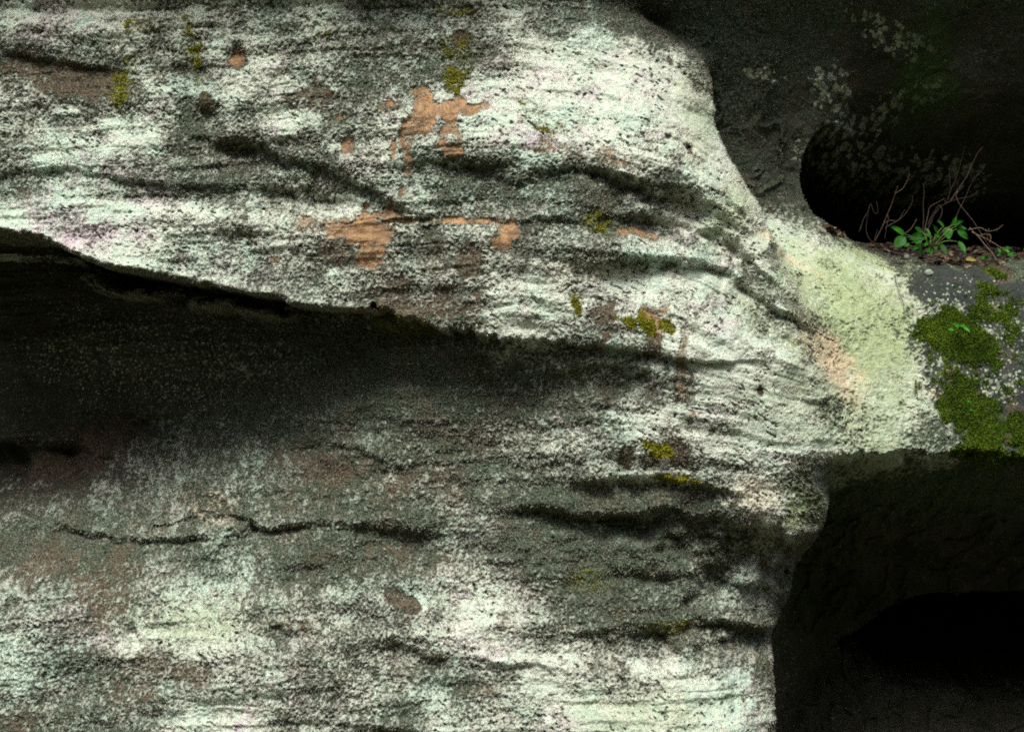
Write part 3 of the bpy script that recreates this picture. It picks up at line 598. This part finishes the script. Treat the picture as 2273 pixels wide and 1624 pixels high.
# ------------------------------------------------------------------ bare twigs and runners, traced as lines in the air above the shelf
def twigs(label, d, parts, tone=.5, r=.0019, sway=.10, name='dry_twig', cat='twig', group='dry twigs standing on the shelf'):
    base = cp(*parts[0][0], d); e = empty(name, base, label, cat, group)
    seed = random.Random(label)
    for k, pts in enumerate(parts):
        m = MB(); out = []
        sw = seed.uniform(-sway, sway)
        for i, (x, y) in enumerate(pts): out.append(cp(x, y, d + (sw if k else 0) * (i / max(1, len(pts) - 1)) + (parts[0][0][1] - y) / 5.051 / 1.1 / K * .15))
        rr = .68 * r * (1 if k == 0 else .72)
        m.tube(out, rr * 1.15, rr * .5, 6, tone + seed.uniform(-.12, .12)); m.build('stem' if k == 0 else 'branch', M_twig, e)
twigs('tall forked dry twig left of the green plant', .42, [
 [(430,1060),(500,930),(550,820),(590,720),(640,600),(685,465),(720,365)], [(685,465),(760,420),(800,370),(830,310),(865,220)],
 [(590,730),(600,780),(578,880),(555,1030)], [(550,835),(620,800),(720,800),(770,720),(805,665)], [(560,900),(600,865),(700,810),(790,740),(860,640),(895,570),(900,500)], [(425,1050),(450,960),(470,910)]], .55)
twigs('faint bent twig at the left end of the shelf with a hooked tip', .5, [
 [(240,940),(265,870),(300,770),(350,690),(380,595),(420,690),(455,715),(472,690),(455,560)], [(460,1090),(400,1060),(340,980),(325,860),(345,760),(358,705)]], .4)
twigs('single straight upright twig in the middle of the plant', .45, [[(1020,1000),(1035,780),(1030,600),(1042,450),(1030,340)]], .35)
twigs('arching twig bundle curving right above the plant leaves', .43, [
 [(1060,960),(1120,840),(1160,740),(1200,680),(1260,620),(1330,580),(1420,545),(1530,520),(1620,500),(1710,430)],
 [(1040,980),(1060,860),(1085,750),(1105,650),(1150,605),(1230,565),(1300,530),(1298,605)],
 [(1080,860),(1130,760),(1180,670),(1230,610),(1262,660),(1255,730),(1200,830)], [(1160,740),(1250,625),(1330,575)]], .5, .0021)
twigs('very tall thin twig leaning right in front of the black hollow', .46, [[(1325,575),(1350,480),(1390,380),(1430,290),(1460,200),(1490,90),(1520,-20),(1545,-110)], [(1362,440),(1362,320),(1345,150)]], .35, .0016)
twigs('tall pale twig reaching the highest lichen spots, right of centre', .44, [[(1365,570),(1410,490),(1450,430),(1520,330),(1580,230),(1610,150),(1660,50),(1700,-30),(1760,-100)], [(1440,470),(1530,365)]], .65, .0018)
twigs('slender twig rising from the plant towards the upper right', .40, [[(1350,890),(1440,740),(1480,650),(1540,540),(1590,420),(1650,300),(1760,180)]], .35, .0017)
twigs('long twig slanting down from the middle to the right end of the shelf', .40, [[(1455,440),(1435,500),(1480,600),(1560,700),(1640,800),(1720,920),(1800,1050),(1900,1190)]], .55)
twigs('pale woody runner with knotted side shoots above the right of the shelf', .34, [
 [(1940,1300),(1880,1200),(1800,1110),(1720,1010),(1650,940),(1600,885)], [(1580,915),(1680,895),(1740,890),(1800,920),(1850,930),(1940,910),(2015,850)], [(1940,908),(1945,955)],
 [(1730,975),(1790,970),(1850,975),(1865,1010),(1850,1070)], [(1840,905),(1838,960),(1820,1050)], [(1800,915),(1815,960),(1830,1040)]], .85, .0021)
twigs('dry stalks lying to the lower right over the small right-hand plant', .33, [[(1630,940),(1720,985),(1800,1020),(1870,1060),(1950,1110),(2050,1180),(2120,1250)], [(1940,1110),(2030,1150),(2130,1215)]], .8, .0017)
twigs('short twig between the left leaves of the plant', .40, [[(800,965),(880,900),(950,780)]], .6)
twigs('thin root trailing along the front edge of the litter', .24, [[(500,1090),(620,1170),(700,1200),(850,1230),(1000,1310),(1120,1350),(1200,1420),(1250,1520)], [(580,1070),(650,1080),(700,1110)], [(850,1315),(1000,1340),(1090,1390)], [(1130,1400),(1180,1350),(1200,1320)]], .6, .0013, .02, 'root', 'root', None)
m = MB(); m.tube([hit(x / 1.09987, y / 1.09987, .012) for x, y in [(2177, 626), (2184, 650), (2186, 680), (2194, 710), (2204, 735), (2208, 760), (2212, 775)]], .0013, .0007, 5, .6)
tag(m.build('rootlet', M_twig), 'thin brown rootlet hanging down the lit shoulder of rock', 'rootlet')
m = MB(); m.tube([hit(988 / 1.1, 270 / 1.1, .010), hit(1002 / 1.1, 281 / 1.1, .012), hit(1016 / 1.1, 293 / 1.1, .010)], .0016, .0012, 5, 1.0)
tag(m.build('straw', M_twig), 'short pale straw stuck on the orange bare patch', 'straw')

# ------------------------------------------------------------------ green plants
def plant(name, label, base, leaves, mat_tone=.5, conv=cp, d=.28, group=None, stemr=.0016, cat='plant'):
    e = empty(name, base, label, cat, group); rr = random.Random(label)
    st = MB()
    for k, (ax, ay, bx_, by, w) in enumerate(leaves):
        dd = d + rr.uniform(-.05, .05); a = conv(ax, ay, dd); b = conv(bx_, by, dd - rr.uniform(.0, .035))
        mid = base.lerp(a, .55) + Vector((rr.uniform(-.01, .01), -.02, .012))
        st.tube([base, mid, a], stemr, stemr * .55, 5, rr.random())
        m = MB(); random.seed(k); m.leaf(a, b, w, Vector((rr.uniform(-.3, .3), -1, rr.uniform(.25, .9))), rr.uniform(.05, .2), rr.uniform(0, .18), mat_tone + rr.uniform(-.22, .22), 12, 8, .03)
        m.build('leaf', M_leaf, e)
    st.build('stem', M_stem, e)
u = 1 / 5.051 / 1.1 / K * 1.05
big = [(790,970,645,865,85),(800,1000,675,1135,135),(1045,1000,842,1030,125),(1022,945,925,880,62),(1215,965,1150,852,62),(1285,870,1203,790,36),(1320,880,1352,1025,118),
 (1400,850,1530,802,60),(1450,865,1568,915,52),(1450,900,1588,1028,82),(1390,860,1442,742,44),(1465,1060,1560,1192,72),(1240,1085,1332,1225,66),(925,1100,1035,1225,66),
 (1010,1040,930,1085,48),(1060,960,1130,1010,54),(1100,1060,1040,1120,44),(1150,1050,1225,1000,46),(1180,1070,1120,1150,40),(1120,1140,1130,1210,36),(1200,1110,1170,1180,36),(1060,900,1110,960,36),(860,1080,800,1120,44),(1230,1010,1160,960,44),(1000,1120,900,1150,40),(1080,1190,1110,1130,34),(1160,1190,1215,1140,32)]
plant('green_plant', 'leafy green plant with ribbed leaves growing on the shelf', cp(1120, 1170, .30), [(a, b, c, d_, w * u) for a, b, c, d_, w in big], .5)
plant('small_plant', 'small green plant under dry stalks at the right end of the shelf', cp(2010, 1240, .27), [(2030,1150,2110,1130,50*u),(2040,1160,2090,1190,44*u),(1990,1180,1940,1140,24*u),(2000,1200,1960,1175,22*u),(2060,1190,2160,1230,18*u),(2050,1200,2130,1260,16*u),(1990,1210,1940,1235,22*u),(2070,1200,2170,1190,16*u)], .75, d=.25)
plant('sprout', 'low bright sprouts in the litter left of the small plant', cp(1800, 1270, .27), [(1800,1265,1745,1240,26*u),(1800,1265,1790,1225,24*u),(1805,1265,1840,1240,26*u),(1810,1268,1850,1265,20*u),(1795,1268,1750,1270,20*u)], .7, d=.255)
def sp_(x, y, d): return at((2200 + x / 7.383) / 1.09987, (640 + y / 7.383) / 1.09987, d)
u2 = 1 / 7.383 / 1.1 / K
hb = hit((2200 + 1000 / 7.383) / 1.09987, (640 + 1340 / 7.383) / 1.09987, 0)
plant('seedling', 'bright green seedling with five leaves on the upper moss patch', hb, [(1035,1170,965,1120,95*u2),(1060,1150,1160,1120,52*u2),(1060,1160,1185,1165,40*u2),(970,1215,845,1205,56*u2),(1120,1170,1245,1255,62*u2),(1000,1130,930,1095,40*u2)], .95, sp_, hb.y - .02, stemr=.0009)
def sp2(x, y, d): return at((2200 + x / 5.8) / 1.09987, (860 + y / 5.8) / 1.09987, d)
for (x, y, lab) in ((960, 690, 'tiny bright green sprout in the middle of the lower moss'), (1000, 810, 'tiny bright green sprout lowest on the lower moss')):
    hb = hit((2200 + x / 5.8) / 1.09987, (860 + (y + 25) / 5.8) / 1.09987, 0)
    plant('seedling', lab, hb, [(x, y, x - 30, y - 12, .004), (x, y, x + 26, y - 14, .004), (x, y + 4, x + 18, y + 16, .0035), (x, y + 4, x - 22, y + 14, .0035)], 1.0, sp2, hb.y - .012, 'tiny sprouts in the lower moss', .0006)

# ------------------------------------------------------------------ cobweb and hanging threads under the long lip
def web(label, px, py, w, h, n, seed_):
    r = random.Random(seed_); c = hit(px, py, .05); m = MB(); e = empty('cobweb', c, label, 'cobweb')
    for k in range(n):
        a = c + Vector((r.uniform(-w, w), r.uniform(-.02, .03), r.uniform(.2 * h, h))); b = c + Vector((r.uniform(-.25 * w, .25 * w), 0, r.uniform(-h, -.1 * h)))
        m.tube([a, a.lerp(b, .5) + Vector((r.uniform(-.01, .01), 0, -.01)), b], .0007, .0005, 4, r.random())
    m.build('thread', M_web, e); m = MB()
    for k in range(n * 2):
        p = c + Vector((r.gauss(0, w * .3), r.uniform(-.01, .01), r.uniform(-h, .3 * h)))
        m.tube([p, p + Vector((r.uniform(-.006, .006), 0, r.uniform(-.008, .004)))], .0014, .0008, 4, r.random())
    m.build('debris', M_web, e)
web('grey cobweb hung with debris under the lip at the left', 243, 612, .045, .028, 9, 1)
web('few pale cobweb threads hanging under the lip in the middle', 765, 700, .03, .035, 6, 2)

# ------------------------------------------------------------------ growth standing off the stone: moss fronds and tufted lichen
def scatter(n, dens, lo, hi, seed_):
    """points on the stone where dens is high, spread evenly"""
    r = np.random.default_rng(seed_); m = (dens > .02); jj, ii = np.nonzero(m[:-1, :-1]); w = dens[jj, ii].astype(np.float64); w *= (gp[ii + 1] - gp[ii]) * (gq[jj + 1] - gq[jj]); w /= w.sum()
    k = r.choice(len(w), n, p=w); a = r.random(n); b = r.random(n); i = ii[k]; j = jj[k]
    P = gp[i] + a * (gp[i + 1] - gp[i]); Q = gq[j] + b * (gq[j + 1] - gq[j])
    return r, i, j, P, Q
GY, GX = np.gradient(Ysm)
def fronds(name, n, dens, seed_, L0, L1, wd, up, out, mat=None, cols=None, bend=.5):
    r, i, j, P, Q = scatter(n, dens, 0, 0, seed_)
    x = (P - CX) / K; z = (CY - Q) / K; y = height(x, z) + .001
    nx = -GX[j, i] / (np.maximum(gp[i + 1] - gp[i], .1) / K); nz = GY[j, i] / (np.maximum(gq[j + 1] - gq[j], .1) / K)
    N = np.stack([-nx * -1, -np.ones(n), -nz * 1], -1); N = np.stack([nx * -1 * -1, -np.ones(n), nz * -1], -1)
    N = np.stack([GX[j, i] / ((gp[i + 1] - gp[i]) / K), -np.ones(n), -GY[j, i] / ((gq[j + 1] - gq[j]) / K)], -1)
    N /= np.linalg.norm(N, axis=1, keepdims=True)
    T = r.normal(size=(n, 3)); T -= (T * N).sum(1, keepdims=True) * N; T /= np.linalg.norm(T, axis=1, keepdims=True)
    G = np.array([0, 0, 1.0]) * up
    L = (L0 + (L1 - L0) * r.random(n) ** 1.5)[:, None]
    d1 = N * out + T * (1 - out) + G; d1 /= np.linalg.norm(d1, axis=1, keepdims=True)
    d2 = d1 + T * bend - np.array([0, 0, .25]); d2 /= np.linalg.norm(d2, axis=1, keepdims=True)
    B = np.cross(d1, r.normal(size=(n, 3))); B /= np.linalg.norm(B, axis=1, keepdims=True)
    o = np.stack([x, y, z], -1); w = wd * L
    V = np.stack([o - B * w, o + B * w, o + d1 * L * .55 + B * w * .9, o + d1 * L * .55 - B * w * .9, o + d1 * L * .55 + d2 * L * .45 + B * w * .3, o + d1 * L * .55 + d2 * L * .45 - B * w * .3], 1)
    k = np.arange(n)[:, None] * 6
    F = np.concatenate([k + np.array([[0, 1, 2, 3]]), k + np.array([[3, 2, 4, 5]])], 1).reshape(-1).astype(np.int32)
    me = bpy.data.meshes.new(name); me.vertices.add(n * 6); me.vertices.foreach_set('co', V.astype(np.float32).ravel())
    me.loops.add(len(F)); me.loops.foreach_set('vertex_index', F); me.polygons.add(len(F) // 4); me.polygons.foreach_set('loop_start', np.arange(0, len(F), 4, dtype=np.int32))
    me.update(calc_edges=True)
    if cols is None:
        a = me.attributes.new('tone', 'FLOAT', 'POINT'); a.data.foreach_set('value', np.repeat(r.random(n) * .6 + .4 * vary[j, i] + .1, 6).astype(np.float32))
    else:
        c = cols(i, j, r); c = np.concatenate([c, np.ones((n, 1))], 1); a = me.attributes.new('tint', 'FLOAT_COLOR', 'POINT'); a.data.foreach_set('color', np.repeat(c, 6, 0).astype(np.float32).ravel())
    me.materials.append(mat); ob = bpy.data.objects.new(name, me); COL.objects.link(ob); return ob
mossd = sst(.35, .8, M['m'] + 2.1 * (fbm(Pg, Qg, 20, 97, 5, gain=.75) - .5)) * dens * sst(.06, .25, M['m'])
tag(fronds('moss', 60000, mossd, 7, .004, .010, .16, .1, .55, M_moss), 'deep green moss mats on the dark slab at the right', 'moss', kind='stuff')
yd = sst(.1, .3, M['y']) * sst(.62, .95, M['y'] + 1.9 * (fbm(Pg, Qg, 15, 98, 5, gain=.75) - .5)) * dens
M_ymoss = tonemat('yellow_moss_frond', [(0, (.07, .08, .01)), (.5, (.24, .25, .02)), (1, (.45, .43, .05))], 60, .85, .1)
tag(fronds('yellow_moss', 15000, yd, 8, .004, .009, .16, .0, .6, M_ymoss), 'yellow green moss cushions on the pale lit rock', 'moss', kind='stuff')
GXs = np.gradient(Ysm, gp, axis=1) * K; GYs = np.gradient(Ysm, gq, axis=0) * K
def lich_cols(i, j, r):
    n = len(i); t = tint[j, i][:, None]; ro = rose[j, i][:, None]; br = np.clip(brown[j, i] * 1.2, 0, 1)[:, None]; c = C[j, i][:, None]; li = M['l'][j, i][:, None]
    b = np.array([.62, .62, .55]) * (1 - t) + np.array([.44, .56, .45]) * t
    b = b * (1 - .6 * ro) + np.array([.58, .49, .54]) * .6 * ro; b = b * (1 - .6 * li) + np.array([.56, .62, .38]) * .6 * li
    b = b * (1 - .55 * br) + np.array([.30, .20, .12]) * .55 * br
    dark = np.clip(1.25 - 1.5 * c, .0, .85)
    b = b * (1 - dark) + np.array([.22, .205, .15]) * dark
    yv = np.clip(M['y'][j, i] * 1.3, 0, .85)[:, None]; b = b * (1 - yv) + np.array([.30, .30, .06]) * yv
    return np.clip(b * (.55 + .75 * r.random((n, 1))), 0, .85)
s = NT('tufted_lichen'); a_ = s.n('ShaderNodeAttribute', attribute_name='tint').outputs['Color']; s.l(a_, s.b.inputs['Base Color']); s.b.inputs['Roughness'].default_value = .95; s.b.inputs['Specular IOR Level'].default_value = .1
tuft = np.clip(fuzz, 0, 1) * dens * (sst(.52, .36, Pg / 4600) + .35) * np.sqrt(1 + (GXs ** 2 + GYs ** 2)) * sst(.30, .62, fbm(Pg, Qg, 26, 99, 3) * .6 + .4 * fbm(Pg, Qg, 110, 101, 3) + .25 * sst(.75, .4, C)) * (1 - .8 * edge)
tag(fronds('lichen', 520000, tuft, 9, .0028, .0072, .20, .0, .7, s.m, lich_cols, .8), 'grey green tufted lichen roughening the cliff', 'lichen', kind='stuff')
